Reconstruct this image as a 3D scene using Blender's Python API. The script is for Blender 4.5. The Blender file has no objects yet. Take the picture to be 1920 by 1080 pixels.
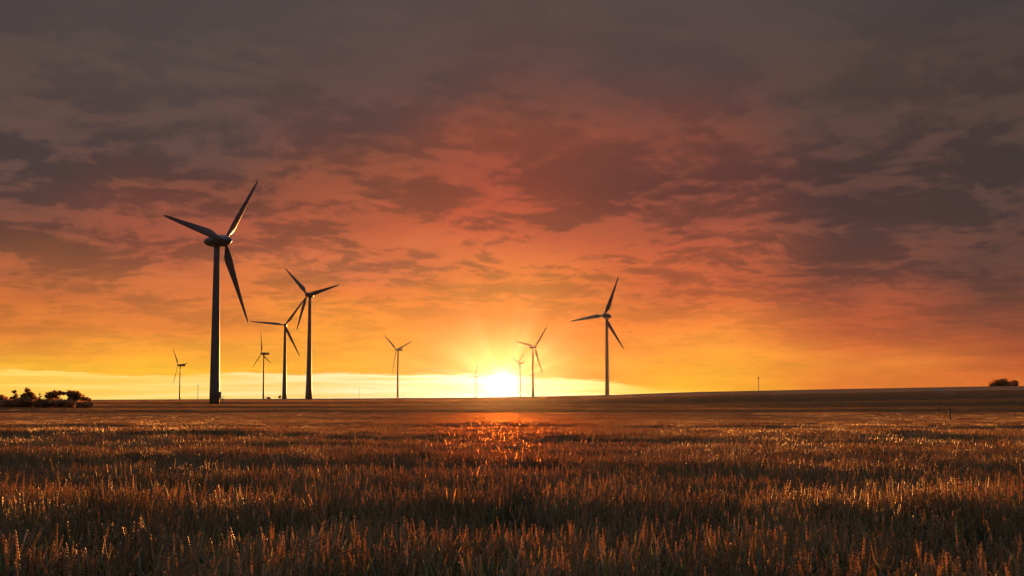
import bpy, bmesh, math, random
from mathutils import Vector, Matrix, noise as mnoise
R = math.radians
random.seed(7)
scene = bpy.context.scene
col = scene.collection

# ------------------------------------------------------------------ camera
F = 1600.0                      # focal length in photo pixels (photo is 1920 wide)
PITCH = R(2.64)
SHIFT = 207.0 - F * math.tan(PITCH)
CAM = Vector((0, 0, 1.5))
cam_d = bpy.data.cameras.new('camera')
cam = bpy.data.objects.new('camera', cam_d)
col.objects.link(cam)
cam.location = CAM
cam.rotation_euler = (R(90) + PITCH, 0, 0)
cam_d.sensor_width = 36
cam_d.lens = F / 1920 * 36
cam_d.shift_y = SHIFT / 1920
cam_d.clip_start = 0.1
cam_d.clip_end = 30000
scene.camera = cam

def ray(px, py):
    xc = (px - 960) / F
    yc = -(py - 540) / F + SHIFT / F
    return Vector((xc, math.cos(PITCH) - yc * math.sin(PITCH), math.sin(PITCH) + yc * math.cos(PITCH)))

def at(px, py, depth):
    r = ray(px, py)
    return CAM + r * (depth / r.y)

def azel(px, py):
    r = ray(px, py).normalized()
    return math.degrees(math.atan2(r.x, r.y)), math.degrees(math.asin(r.z))

SUN_AZ, SUN_EL = azel(943, 720)

# ------------------------------------------------------------------ terrain
def lerp_table(t, x):
    if x <= t[0][0]: return t[0][1]
    for (a, va), (b, vb) in zip(t, t[1:]):
        if x <= b:
            u = (x - a) / (b - a); u = u * u * (3 - 2 * u)
            return va + (vb - va) * u
    return t[-1][1]
def lin_table(t, x):
    if x <= t[0][0]: return t[0][1]
    for (a, va), (b, vb) in zip(t, t[1:]):
        if x <= b: return va + (vb - va) * (x - a) / (b - a)
    return t[-1][1]

CREST = [(-400, 752), (0, 750.5), (300, 748.8), (600, 747.3), (900, 745.2), (1000, 743.4), (1140, 740.6),
         (1300, 735.0), (1500, 731.0), (1700, 727.2), (1850, 724.4), (1960, 723.5), (2300, 722)]
NEAR = [(-400, 0.2), (0, 0.0), (10, -0.06), (25, -0.3), (50, -0.85), (100, -1.8), (150, -2.05), (200, -1.85), (335, -0.85)]
DC = 620.0
def nz(x, y, s=0.0):
    return mnoise.noise(Vector((x, y, s)))
def ground(x, y):
    if y <= 335:
        base = lin_table(NEAR, y) if y > 0 else 0.0
        z = base
        if y > 120 and x > 0:
            k = min(1, (y - 120) / 215.0)
            z += k * k * max(0, lerp_table([(0, 0), (30, 0), (260, 2.4), (500, 4.0)], x * 335 / max(y, 120)))
    else:
        px = 960 + F * x / y
        zc = 1.5 + (747 - lin_table(CREST, px)) / F * DC
        z335 = -0.85 + max(0, lerp_table([(0, 0), (30, 0), (260, 2.4), (500, 4.0)], x * 335 / y))
        if y < DC:
            u = (y - 335) / (DC - 335)
            z = z335 + (zc - z335) * (u * 0.55 + 0.45 * math.sin(u * math.pi / 2))
        else:
            s = (zc - 1.5) / DC
            d2 = min(y, 1500) - DC
            z = zc + (s - 0.0013) * d2 - max(0, y - 1500) * 0.004
    # gentle undulation of the field
    if abs(y) < 140:
        f = max(0, 1 - max(0, y - 90) / 50) if y > 0 else 1
        z += f * 0.05 * nz(x * 0.06, y * 0.16, 3.1)
        z += f * 0.03 * nz(x * 0.2, y * 0.45, 9.7)
    elif y < DC:
        z += 0.12 * nz(x * 0.008, y * 0.05, 5.5) * min(1, (y - 140) / 60)
    return z

def ground_hit(px, py):
    r = ray(px, py)
    t = 2.0
    while t < 3000:
        p = CAM + r * t
        if p.z <= ground(p.x, p.y): break
        t *= 1.004
    return Vector((p.x, p.y, ground(p.x, p.y)))

# ------------------------------------------------------------------ helpers
def tag(o, label=None, cat=None, group=None, kind=None):
    if label: o['label'] = label
    if cat: o['category'] = cat
    if group: o['group'] = group
    if kind: o['kind'] = kind
    return o
def link_mesh(name, bm, mats, parent=None, smooth=True):
    me = bpy.data.meshes.new(name)
    bm.to_mesh(me); bm.free()
    for m in (mats if isinstance(mats, (list, tuple)) else [mats]): me.materials.append(m)
    if smooth:
        for p in me.polygons: p.use_smooth = True
    o = bpy.data.objects.new(name, me)
    col.objects.link(o)
    if parent: o.parent = parent
    return o
def empty(name, loc):
    o = bpy.data.objects.new(name, None)
    o.empty_display_size = 0.5
    o.location = loc
    col.objects.link(o)
    return o
def ring_sweep(bm, rings, cap=True, mat=0):
    """rings: list of lists of Vectors with equal length."""
    vr = [[bm.verts.new(v) for v in r] for r in rings]
    n = len(vr[0])
    for a, b in zip(vr, vr[1:]):
        for i in range(n):
            f = bm.faces.new((a[i], a[(i + 1) % n], b[(i + 1) % n], b[i])); f.material_index = mat
    if cap:
        f = bm.faces.new(list(reversed(vr[0]))); f.material_index = mat
        f = bm.faces.new(vr[-1]); f.material_index = mat
def tube(bm, pts, radii, n=8, mat=0):
    rings = []
    for i, p in enumerate(pts):
        p = Vector(p)
        d = (Vector(pts[min(i + 1, len(pts) - 1)]) - Vector(pts[max(i - 1, 0)])).normalized()
        a = d.orthogonal().normalized() if abs(d.z) < 0.99 else Vector((1, 0, 0))
        b = d.cross(a)
        rings.append([p + (a * math.cos(2 * math.pi * k / n) + b * math.sin(2 * math.pi * k / n)) * radii[i] for k in range(n)])
    ring_sweep(bm, rings, mat=mat)
def lathe(bm, prof, n=24, axis='z', mat=0):
    rings = []
    for (h, r) in prof:
        ring = []
        for k in range(n):
            c, s = math.cos(2 * math.pi * k / n) * r, math.sin(2 * math.pi * k / n) * r
            ring.append(Vector((c, s, h)) if axis == 'z' else Vector((s, h, c)))
        rings.append(ring)
    ring_sweep(bm, rings, mat=mat)
    bmesh.ops.recalc_face_normals(bm, faces=bm.faces)
def box(bm, c, s, mat=0, rot=None):
    m = Matrix.Translation(Vector(c)) @ (rot.to_4x4() if rot else Matrix()) @ Matrix.Diagonal((s[0], s[1], s[2], 1))
    r = bmesh.ops.create_cube(bm, size=1, matrix=m)
    for v in r['verts']:
        for f in v.link_faces: f.material_index = mat

# ------------------------------------------------------------------ materials
def new_mat(name):
    m = bpy.data.materials.new(name); m.use_nodes = True
    nt = m.node_tree; nt.nodes.clear()
    out = nt.nodes.new('ShaderNodeOutputMaterial')
    return m, nt, out
def principled(name, colr, rough=0.5, var=0.0, scale=1.0, bump=0.0, spec=0.5):
    m, nt, out = new_mat(name)
    b = nt.nodes.new('ShaderNodeBsdfPrincipled')
    b.inputs['Roughness'].default_value = rough
    b.inputs['Specular IOR Level'].default_value = spec
    tc = nt.nodes.new('ShaderNodeTexCoord')
    n = nt.nodes.new('ShaderNodeTexNoise'); n.inputs['Scale'].default_value = scale; n.inputs['Detail'].default_value = 5
    nt.links.new(tc.outputs['Object'], n.inputs['Vector'])
    r = nt.nodes.new('ShaderNodeValToRGB')
    r.color_ramp.elements[0].position = 0.3; r.color_ramp.elements[1].position = 0.7
    r.color_ramp.elements[0].color = tuple(c * (1 - var) for c in colr) + (1,)
    r.color_ramp.elements[1].color = tuple(min(1, c * (1 + var)) for c in colr) + (1,)
    nt.links.new(n.outputs['Fac'], r.inputs['Fac'])
    nt.links.new(r.outputs['Color'], b.inputs['Base Color'])
    if bump:
        bp = nt.nodes.new('ShaderNodeBump'); bp.inputs['Strength'].default_value = bump
        nt.links.new(n.outputs['Fac'], bp.inputs['Height']); nt.links.new(bp.outputs['Normal'], b.inputs['Normal'])
    nt.links.new(b.outputs['BSDF'], out.inputs['Surface'])
    return m
def leafy(name, colr, trans, tfac=0.45, var=0.35, rough=0.35, gloss=0.06, forward=0.0):
    m, nt, out = new_mat(name)
    L = nt.links.new
    oi = nt.nodes.new('ShaderNodeObjectInfo')
    geo = nt.nodes.new('ShaderNodeNewGeometry')
    add = nt.nodes.new('ShaderNodeMath'); add.operation = 'ADD'
    L(oi.outputs['Random'], add.inputs[0]); L(geo.outputs['Random Per Island'], add.inputs[1])
    mr = nt.nodes.new('ShaderNodeMapRange')
    mr.inputs['From Max'].default_value = 2.0
    mr.inputs['To Min'].default_value = 1 - var; mr.inputs['To Max'].default_value = 1 + var
    L(add.outputs[0], mr.inputs['Value'])
    def scaled(c):
        v = nt.nodes.new('ShaderNodeVectorMath'); v.operation = 'SCALE'
        v.inputs[0].default_value = c; L(mr.outputs[0], v.inputs['Scale']); return v.outputs['Vector']
    d = nt.nodes.new('ShaderNodeBsdfDiffuse'); L(scaled(colr), d.inputs['Color'])
    t = nt.nodes.new('ShaderNodeBsdfTranslucent'); L(scaled(trans), t.inputs['Color'])
    g = nt.nodes.new('ShaderNodeBsdfGlossy'); g.inputs['Roughness'].default_value = rough
    g.inputs['Color'].default_value = (0.9, 0.85, 0.7, 1)
    m1 = nt.nodes.new('ShaderNodeMixShader'); m1.inputs[0].default_value = tfac
    L(d.outputs[0], m1.inputs[1]); L(t.outputs[0], m1.inputs[2])
    if forward:
        fr = nt.nodes.new('ShaderNodeBsdfRefraction'); fr.inputs['Roughness'].default_value = 1.0; fr.inputs['IOR'].default_value = 1.05
        fr.inputs['Color'].default_value = (0.85, 0.36, 0.09, 1)
        m0 = nt.nodes.new('ShaderNodeMixShader'); m0.inputs[0].default_value = forward
        L(m1.outputs[0], m0.inputs[1]); L(fr.outputs[0], m0.inputs[2]); m1 = m0
    m2 = nt.nodes.new('ShaderNodeMixShader'); m2.inputs[0].default_value = gloss
    L(m1.outputs[0], m2.inputs[1]); L(g.outputs[0], m2.inputs[2])
    L(m2.outputs[0], out.inputs['Surface'])
    return m

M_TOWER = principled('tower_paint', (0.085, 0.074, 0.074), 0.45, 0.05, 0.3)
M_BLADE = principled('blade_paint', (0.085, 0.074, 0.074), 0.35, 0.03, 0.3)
M_STEEL = principled('galvanised_steel', (0.3, 0.3, 0.31), 0.5, 0.15, 3)
M_WOOD = principled('weathered_post_wood', (0.10, 0.075, 0.05), 0.8, 0.3, 8, 0.3)
M_BARK = principled('bark', (0.06, 0.045, 0.03), 0.9, 0.3, 6, 0.4)
M_EAR = leafy('wheat_ear', (0.27, 0.225, 0.14), (0.66, 0.46, 0.17), 0.5, 0.45, 0.32, 0.035, 0.05)
M_STEM = leafy('wheat_leaf', (0.105, 0.13, 0.082), (0.32, 0.29, 0.075), 0.45, 0.5, 0.4, 0.025, 0.045)
M_STUB = leafy('dry_stubble', (0.32, 0.15, 0.06), (0.5, 0.24, 0.07), 0.5, 0.35, 0.5, 0.02)
M_GRASS = leafy('meadow_grass', (0.20, 0.135, 0.07), (0.34, 0.2, 0.07), 0.4, 0.4, 0.5, 0.02)
M_LEAF = leafy('tree_leaves', (0.15, 0.085, 0.045), (0.6, 0.28, 0.09), 0.6, 0.45, 0.4, 0.04)

# ------------------------------------------------------------------ ground sheet
def ground_material():
    m, nt, out = new_mat('field_soil'); L = nt.links.new
    b = nt.nodes.new('ShaderNodeBsdfPrincipled'); b.inputs['Roughness'].default_value = 0.95
    b.inputs['Specular IOR Level'].default_value = 0.0
    g = nt.nodes.new('ShaderNodeNewGeometry')
    sep = nt.nodes.new('ShaderNodeSeparateXYZ'); L(g.outputs['Position'], sep.inputs[0])
    def mth(op, a, b_=None):
        n = nt.nodes.new('ShaderNodeMath'); n.operation = op
        for i, v in enumerate((a, b_)):
            if v is None: continue
            if isinstance(v, (int, float)): n.inputs[i].default_value = v
            else: L(v, n.inputs[i])
        return n.outputs[0]
    def noise(scale, sc=(1, 1, 1), detail=4):
        mp = nt.nodes.new('ShaderNodeMapping'); mp.inputs['Scale'].default_value = sc
        L(g.outputs['Position'], mp.inputs['Vector'])
        n = nt.nodes.new('ShaderNodeTexNoise'); n.inputs['Scale'].default_value = scale; n.inputs['Detail'].default_value = detail
        L(mp.outputs[0], n.inputs['Vector']); return n.outputs['Fac']
    warp = mth('MULTIPLY', mth('SUBTRACT', noise(0.006, (1, 2, 1)), 0.5), 90)
    yy = mth('ADD', mth('ADD', sep.outputs['Y'], warp), mth('MULTIPLY', sep.outputs['X'], 0.06))
    pos = mth('DIVIDE', yy, 800)
    r = nt.nodes.new('ShaderNodeValToRGB'); cr = r.color_ramp
    bands = [(0, (.055, .045, .025)), (128, (.055, .045, .025)), (130, (.16, .12, .06)), (142, (.15, .115, .06)), (145, (.05, .045, .02)),
             (164, (.05, .045, .02)), (168, (.36, .15, .06)), (196, (.38, .16, .065)), (200, (.12, .07, .035)), (232, (.13, .075, .04)),
             (236, (.30, .13, .055)), (268, (.30, .13, .055)), (272, (.06, .05, .03)), (300, (.07, .055, .03)), (306, (.34, .15, .065)),
             (395, (.32, .14, .06)), (402, (.11, .065, .04)), (470, (.13, .075, .04)), (480, (.34, .15, .07)), (620, (.30, .13, .06))]
    el = cr.elements
    while len(el) < len(bands): el.new(0.5)
    for e, (y, c) in zip(el, bands): e.position = max(0, y / 800); e.color = c + (1,)
    for e, (y, c) in zip(sorted(el, key=lambda q: q.position), bands): e.position = y / 800; e.color = c + (1,)
    L(pos, r.inputs['Fac'])
    n1 = noise(0.05, (1, 4, 1), 6); n2 = noise(0.45, (1, 0.35, 1), 6)
    mul = mth('ADD', mth('ADD', mth('MULTIPLY', n1, 1.1), mth('MULTIPLY', n2, 0.5)), 0.2)
    v = nt.nodes.new('ShaderNodeVectorMath'); v.operation = 'SCALE'
    L(r.outputs['Color'], v.inputs[0]); L(mul, v.inputs['Scale'])
    L(v.outputs['Vector'], b.inputs['Base Color'])
    bp = nt.nodes.new('ShaderNodeBump'); bp.inputs['Strength'].default_value = 0.6; bp.inputs['Distance'].default_value = 0.15
    L(n2, bp.inputs['Height']); L(bp.outputs['Normal'], b.inputs['Normal'])
    L(b.outputs['BSDF'], out.inputs['Surface'])
    return m
M_GROUND = ground_material()

def build_ground():
    ys = []
    y = -2100
    while y < -100: ys.append(y); y += 250
    y = -100
    while y < 0: ys.append(y); y += 20
    y = 0
    while y < 30: ys.append(y); y += 0.6
    while y < 150: ys.append(y); y += 2.5
    while y < 640: ys.append(y); y += 8
    while y < 2100: ys.append(y); y += 60
    ys.append(2100)
    bm = bmesh.new()
    rows = []
    NU = 150
    for y in ys:
        row = []
        half = max(40, abs(y) * 0.95) if y > 0 else 40 + abs(y) * 0.3
        xs = [-half + 2 * half * i / NU for i in range(NU + 1)]
        xs = [-2150, -2150 + (2150 - half) * 0.6] + xs + [2150 - (2150 - half) * 0.6, 2150]
        for x in xs: row.append(bm.verts.new((x, y, ground(x, y))))
        rows.append(row)
    for a, b in zip(rows, rows[1:]):
        for i in range(len(a) - 1): bm.faces.new((a[i], a[i + 1], b[i + 1], b[i]))
    o = link_mesh('ground', bm, M_GROUND)
    tag(o, kind='structure')
build_ground()

# farm track climbing the hill on the right, and a pale bare patch beside it
def ribbon(name, pts, width, mat):
    bm = bmesh.new(); prev = None
    pp = []
    for a, b in zip(pts, pts[1:]):
        for k in range(10): pp.append(a.lerp(b, k / 10))
    pp.append(pts[-1])
    for i, p in enumerate(pp):
        d = (pp[min(i + 1, len(pp) - 1)] - pp[max(i - 1, 0)]); d.z = 0; d.normalize()
        s = Vector((d.y, -d.x, 0)) * width * 0.5
        row = []
        for q in (-1, -0.33, 0.33, 1):
            v = p + s * q
            row.append(bm.verts.new((v.x, v.y, ground(v.x, v.y) + 0.08)))
        if prev:
            for k in range(3): bm.faces.new((prev[k], prev[k + 1], row[k + 1], row[k]))
        prev = row
    o = link_mesh(name, bm, mat); tag(o, kind='structure'); return o
M_TRACK = principled('track_gravel', (0.17, 0.11, 0.08), 0.9, 0.25, 0.8, 0.3)
ribbon('track', [ground_hit(1752, 729.4), ground_hit(1766, 734.0), ground_hit(1790, 741)], 4.5, M_TRACK)

# ------------------------------------------------------------------ wheat
def blade_leaf(bm, base, az, length, width, lean, droop, mat, seg=3):
    d = Vector((math.cos(az), math.sin(az), 0)); s = Vector((-d.y, d.x, 0))
    prev = None
    for i in range(seg + 1):
        t = i / seg
        ang = lean + droop * t
        if i == 0: p = Vector(base)
        else: p = p + (d * math.sin(ang) + Vector((0, 0, 1)) * math.cos(ang)) * (length / seg)
        w = width * (1 - t) ** 0.7 * (0.75 + 0.5 * min(1, t * 3)) * 0.5
        if i == seg:
            v = bm.verts.new(p)
            f = bm.faces.new((prev[0], prev[1], v)); f.material_index = mat
        else:
            cur = (bm.verts.new(p - s * w), bm.verts.new(p + s * w))
            if prev:
                f = bm.faces.new((prev[0], prev[1], cur[1], cur[0])); f.material_index = mat
            prev = cur
def spindle(bm, a, b, r, mat, n=4, w=0.45):
    a = Vector(a); b = Vector(b); d = (b - a).normalized()
    u = d.orthogonal().normalized(); v = d.cross(u)
    m = a.lerp(b, w)
    va = bm.verts.new(a); vb = bm.verts.new(b)
    ring = [bm.verts.new(m + (u * math.cos(2 * math.pi * k / n) + v * math.sin(2 * math.pi * k / n)) * r) for k in range(n)]
    for k in range(n):
        f = bm.faces.new((va, ring[(k + 1) % n], ring[k])); f.material_index = mat
        f = bm.faces.new((vb, ring[k], ring[(k + 1) % n])); f.material_index = mat
def stalk(bm, x, y, rnd, detail, h=0.69, thick=1.0):
    hh = h * rnd.gauss(0.98, 0.05)
    lean = abs(rnd.gauss(0, 0.07)); az = rnd.uniform(0, 2 * math.pi)
    dx = Vector((math.cos(az), math.sin(az), 0))
    top = Vector((x, y, hh)) + dx * lean * hh
    mid = Vector((x, y, hh * 0.55)) + dx * lean * hh * 0.3
    r = 0.0018 * thick
    # stem
    pts = [Vector((x, y, 0)), mid, top]
    for p, q in zip(pts, pts[1:]):
        u = Vector((1, 0, 0)); v = Vector((-0.5, 0.87, 0)); w = Vector((-0.5, -0.87, 0))
        A = [bm.verts.new(p + k * r) for k in (u, v, w)]; B = [bm.verts.new(q + k * r) for k in (u, v, w)]
        for k in range(3):
            f = bm.faces.new((A[k], A[(k + 1) % 3], B[(k + 1) % 3], B[k])); f.material_index = 1
    # ear
    el = rnd.uniform(0.08, 0.115)
    ed = (Vector((0, 0, 1)) + dx * (lean * 1.5 + abs(rnd.gauss(0, 0.16 if rnd.random() < 0.78 else 0.55)))).normalized()
    tip = top + ed * el
    if detail:
        sa = rnd.uniform(0, math.pi)
        sd = Vector((math.cos(sa), math.sin(sa), 0)); n = 9
        for k in range(n):
            for sg in (-1, 1):
                t = (k + (0.25 if sg > 0 else 0)) / n
                c = top + ed * el * t
                wd = 0.0043 * (1.0 - 0.45 * t)
                spindle(bm, c + sd * sg * 0.001, c + ed * 0.016 + sd * sg * wd * 1.15, wd, 0)
        spindle(bm, tip - ed * 0.012, tip + ed * 0.010, 0.0035, 0)
    else:
        spindle(bm, top - ed * 0.005, tip, 0.008 * thick, 0, 4, 0.35)
    # leaves
    for k in range(2 if rnd.random() < 0.75 else 3):
        z = hh * (0.9 - 0.24 * k) * rnd.uniform(0.85, 1.0)
        base = mid.lerp(top, max(0, (z - mid.z) / (top.z - mid.z))) if z > mid.z else Vector((x, y, z))
        a2 = rnd.uniform(0, 2 * math.pi)
        if rnd.random() < 0.6:
            blade_leaf(bm, base, a2, rnd.uniform(0.12, 0.22), 0.015 * thick, rnd.uniform(0.1, 0.4), rnd.uniform(0.1, 0.9), 1, 4 if detail else 3)
        else:
            blade_leaf(bm, base, a2, rnd.uniform(0.14, 0.26), 0.014 * thick, rnd.uniform(0.2, 0.6), rnd.uniform(1.2, 2.4), 1, 5 if detail else 3)

def proto_collection(name, builders):
    c = bpy.data.collections.new(name)
    for i, (fn, mats) in enumerate(builders):
        bm = bmesh.new(); fn(bm)
        me = bpy.data.meshes.new('%s_%02d' % (name, i)); bm.to_mesh(me); bm.free()
        for m in mats: me.materials.append(m)
        o = bpy.data.objects.new('%s_%02d' % (name, i), me)
        c.objects.link(o)
    return c
def clump(seed, size, n, detail, thick=1.0):
    def fn(bm):
        rnd = random.Random(seed)
        for k in range(n):
            stalk(bm, rnd.uniform(-size / 2, size / 2), rnd.uniform(-size / 2, size / 2), rnd, detail, thick=thick)
    return fn
def tuft(seed, size, n, h, mat_w):
    def fn(bm):
        rnd = random.Random(seed)
        for k in range(n):
            blade_leaf(bm, (rnd.uniform(-size / 2, size / 2), rnd.uniform(-size / 2, size / 2), -0.02), rnd.uniform(0, 6.28), h * rnd.uniform(0.6, 1.3), mat_w,
                       rnd.uniform(0, 0.35), rnd.uniform(0, 0.6), 0, 2)
    return fn
WM = [M_EAR, M_STEM]
C_NEAR = proto_collection('wheat_clump_near', [(clump(100 + i, 0.5, 125, True), WM) for i in range(8)])
C_FAR = proto_collection('wheat_clump_far', [(clump(200 + i, 1.0, 340, False, 1.15), WM) for i in range(5)])
C_STUB = proto_collection('stubble_tuft', [(tuft(300 + i, 3.0, 260, 0.32, 0.03), [M_STUB]) for i in range(4)])
C_GRASS = proto_collection('grass_tuft', [(tuft(400 + i, 3.0, 300, 0.45, 0.03), [M_GRASS]) for i in range(4)])

def scatter(name, coll, pts, label, cat, ncoll):
    """pts: (x, y, z, rot, sxy, sz, idx)"""
    me = bpy.data.meshes.new(name)
    me.from_pydata([p[:3] for p in pts], [], [])
    a = me.attributes.new('rot', 'FLOAT', 'POINT'); a.data.foreach_set('value', [p[3] for p in pts])
    a = me.attributes.new('scl', 'FLOAT_VECTOR', 'POINT')
    a.data.foreach_set('vector', [q for p in pts for q in (p[4], p[4], p[5])])
    a = me.attributes.new('idx', 'INT', 'POINT'); a.data.foreach_set('value', [p[6] for p in pts])
    o = bpy.data.objects.new(name, me); col.objects.link(o)
    ng = bpy.data.node_groups.new(name + '_scatter', 'GeometryNodeTree')
    ng.interface.new_socket('Geometry', in_out='INPUT', socket_type='NodeSocketGeometry')
    ng.interface.new_socket('Geometry', in_out='OUTPUT', socket_type='NodeSocketGeometry')
    N = ng.nodes.new; L = ng.links.new
    gi = N('NodeGroupInput'); go = N('NodeGroupOutput')
    ci = N('GeometryNodeCollectionInfo'); ci.inputs['Collection'].default_value = coll
    ci.inputs['Separate Children'].default_value = True; ci.inputs['Reset Children'].default_value = True
    ip = N('GeometryNodeInstanceOnPoints'); ip.inputs['Pick Instance'].default_value = True
    def attr(nm, dt):
        n = N('GeometryNodeInputNamedAttribute'); n.data_type = dt; n.inputs['Name'].default_value = nm
        return n.outputs['Attribute']
    cx = N('ShaderNodeCombineXYZ'); L(attr('rot', 'FLOAT'), cx.inputs['Z'])
    er = N('FunctionNodeEulerToRotation'); L(cx.outputs[0], er.inputs[0])
    L(gi.outputs[0], ip.inputs['Points']); L(ci.outputs[0], ip.inputs['Instance'])
    L(attr('idx', 'INT'), ip.inputs['Instance Index']); L(er.outputs[0], ip.inputs['Rotation'])
    L(attr('scl', 'FLOAT_VECTOR'), ip.inputs['Scale']); L(ip.outputs[0], go.inputs[0])
    md = o.modifiers.new('scatter', 'NODES'); md.node_group = ng
    return tag(o, label, cat, kind='stuff')

# height of the crop: uneven growth in long swaths across the view
RIDGES = [(3.7, 0.5, 0.18, 0.5), (5.7, 0.5, 0.15, 1.1), (10.6, 0.9, 0.11, 2.4), (23, 2.5, 0.16, 4.0), (48, 5, 0.16, 9.0)]
def crop_height(x, y):
    h = 1.0
    for i, (yc, w, a, wob) in enumerate(RIDGES):
        yy = y - yc - wob * nz(x * 0.22 / (1 + yc * 0.06), 1.7 * i, 2.2)
        amp = a * (0.75 + 0.9 * nz(x * 0.3, 4.4 * i, 7.1))
        h += amp * math.exp(-(yy / w) ** 2)
    s = 1 / (1 + y * 0.015)
    h += 0.16 * nz(x * 0.10 * s, y * 0.42 * s, 11.3)
    h += 0.10 * nz(x * 0.35, y * 0.8, 21.3)
    h += 0.09 * nz(x * 1.1, y * 1.3, 31.3)
    return h
def wheat_points(y0, y1, step, jit):
    pts = []; y = y0; rnd = random.Random(int(y0 * 10))
    while y < y1:
        half = 0.64 * y + 3.0
        n = int(2 * half / step)
        for i in range(n):
            x = -half + (i + 0.5) * step + rnd.uniform(-jit, jit) * step
            yy = y + rnd.uniform(-jit, jit) * step
            pts.append((x, yy, ground(x, yy) - 0.01, rnd.choice((0, 1, 2, 3)) * math.pi / 2 + rnd.uniform(-.3, .3), 1.0,
                        crop_height(x, yy), 0))
        y += step
    return pts
rnd = random.Random(5)
near = [p[:6] + (rnd.randrange(8),) for p in wheat_points(0.6, 15, 0.5, 0.25)]
far = [p[:6] + (rnd.randrange(5),) for p in wheat_points(15, 126, 1.0, 0.3)]
def band(x, y):
    yw = y + x * 0.05 + 26 * nz(x * 0.006, y * 0.004, 41.0) + 5 * nz(x * 0.05, y * 0.03, 43.0)
    for lim, k in ((158, 'wheat'), (171, 'grass'), (205, 'stubble'), (232, 'crop'), (262, 'stubble'), (300, 'grass'), (352, 'stubble'), (400, 'crop'), (470, 'stubble')):
        if yw < lim: return k
    return None
edge = [p for p in wheat_points(126, 180, 1.5, 0.4) if band(p[0], p[1]) == 'wheat']
edge = [p[:4] + (1.5, p[5]) + (rnd.randrange(5),) for p in edge]
scatter('wheat_field', C_NEAR, near, 'nearest ripening wheat, single ears and leaves catching orange sunlight', 'wheat', 8)
scatter('wheat_field', C_FAR, far + edge, 'ripening wheat stretching away behind the nearest rows to the field edge', 'wheat', 5)
def strip_points(kinds, y0, y1, hmin, hmax, seed):
    pts = []; rn = random.Random(seed); y = y0
    while y < y1:
        step = 1.9 + (y - 150) * 0.004
        half = 0.66 * y + 10
        for i in range(int(2 * half / step)):
            x = -half + (i + rn.random()) * step; yy = y + rn.uniform(-.5, .5) * step
            if band(x, yy) not in kinds: continue
            pts.append((x, yy, ground(x, yy), rn.uniform(0, 6.28), 1.0, rn.uniform(hmin, hmax) * (1 + 0.5 * nz(x * 0.05, yy * 0.1, 3.0)), rn.randrange(4)))
        y += step
    return pts
scatter('meadow_grass', C_GRASS, strip_points(('grass', 'crop'), 130, 430, 0.6, 1.3, 1), 'rough green grass and low crop strips beyond the wheat field', 'grass', 4)
scatter('stubble', C_STUB, strip_points(('stubble',), 150, 500, 0.6, 1.0, 3), 'cut straw stubble on the fields before the turbines', 'stubble', 4)

# ------------------------------------------------------------------ wind turbines
def blade_mesh(name, slim):
    """unit blade along +Z (length 1), chord mainly along X, rotor axis along -Y"""
    bm = bmesh.new()
    secs = [(0.025, 0.032, 0.032, 0), (0.07, 0.032, 0.031, 5), (0.12, 0.048, 0.026, 18), (0.18, 0.070, 0.019, 18), (0.24, 0.075, 0.016, 15),
            (0.35, 0.066, 0.013, 11), (0.5, 0.053, 0.010, 7), (0.65, 0.041, 0.0075, 4), (0.8, 0.030, 0.005, 2), (0.9, 0.022, 0.0035, 1),
            (0.96, 0.015, 0.0025, 0), (1.0, 0.004, 0.0012, 0)]
    secs = [(a, b * (1.45 if a > .1 else 1.1), c, d) for a, b, c, d in secs]
    if slim: secs = [(a, 0.026 + (b - 0.026) * 0.62 if a < .9 else b * .7, c * 0.85, d) for a, b, c, d in secs]
    n = 14; rings = []
    for (z, ch, th, tw) in secs:
        ring = []
        te = min(1, max(0, (z - 0.06) / 0.12))
        bend = -0.02 * z * z
        for k in range(n):
            t = 2 * math.pi * k / n
            x = math.cos(t) * ch / 2; y = math.sin(t) * th / 2
            if te: y *= (1 - 0.75 * te * max(0, math.cos(t)) ** 1.3)
            x += te * ch * 0.18
            a = R(tw)
            ring.append(Vector((x * math.cos(a) - y * math.sin(a), x * math.sin(a) + y * math.cos(a) + bend, z)))
        rings.append(ring)
    ring_sweep(bm, rings)
    bmesh.ops.recalc_face_normals(bm, faces=bm.faces)
    me = bpy.data.meshes.new(name); bm.to_mesh(me); bm.free(); me.materials.append(M_BLADE)
    for p in me.polygons: p.use_smooth = True
    return me
BLADE_WIDE = blade_mesh('blade', False)
BLADE_SLIM = blade_mesh('blade_slim', True)

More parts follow.
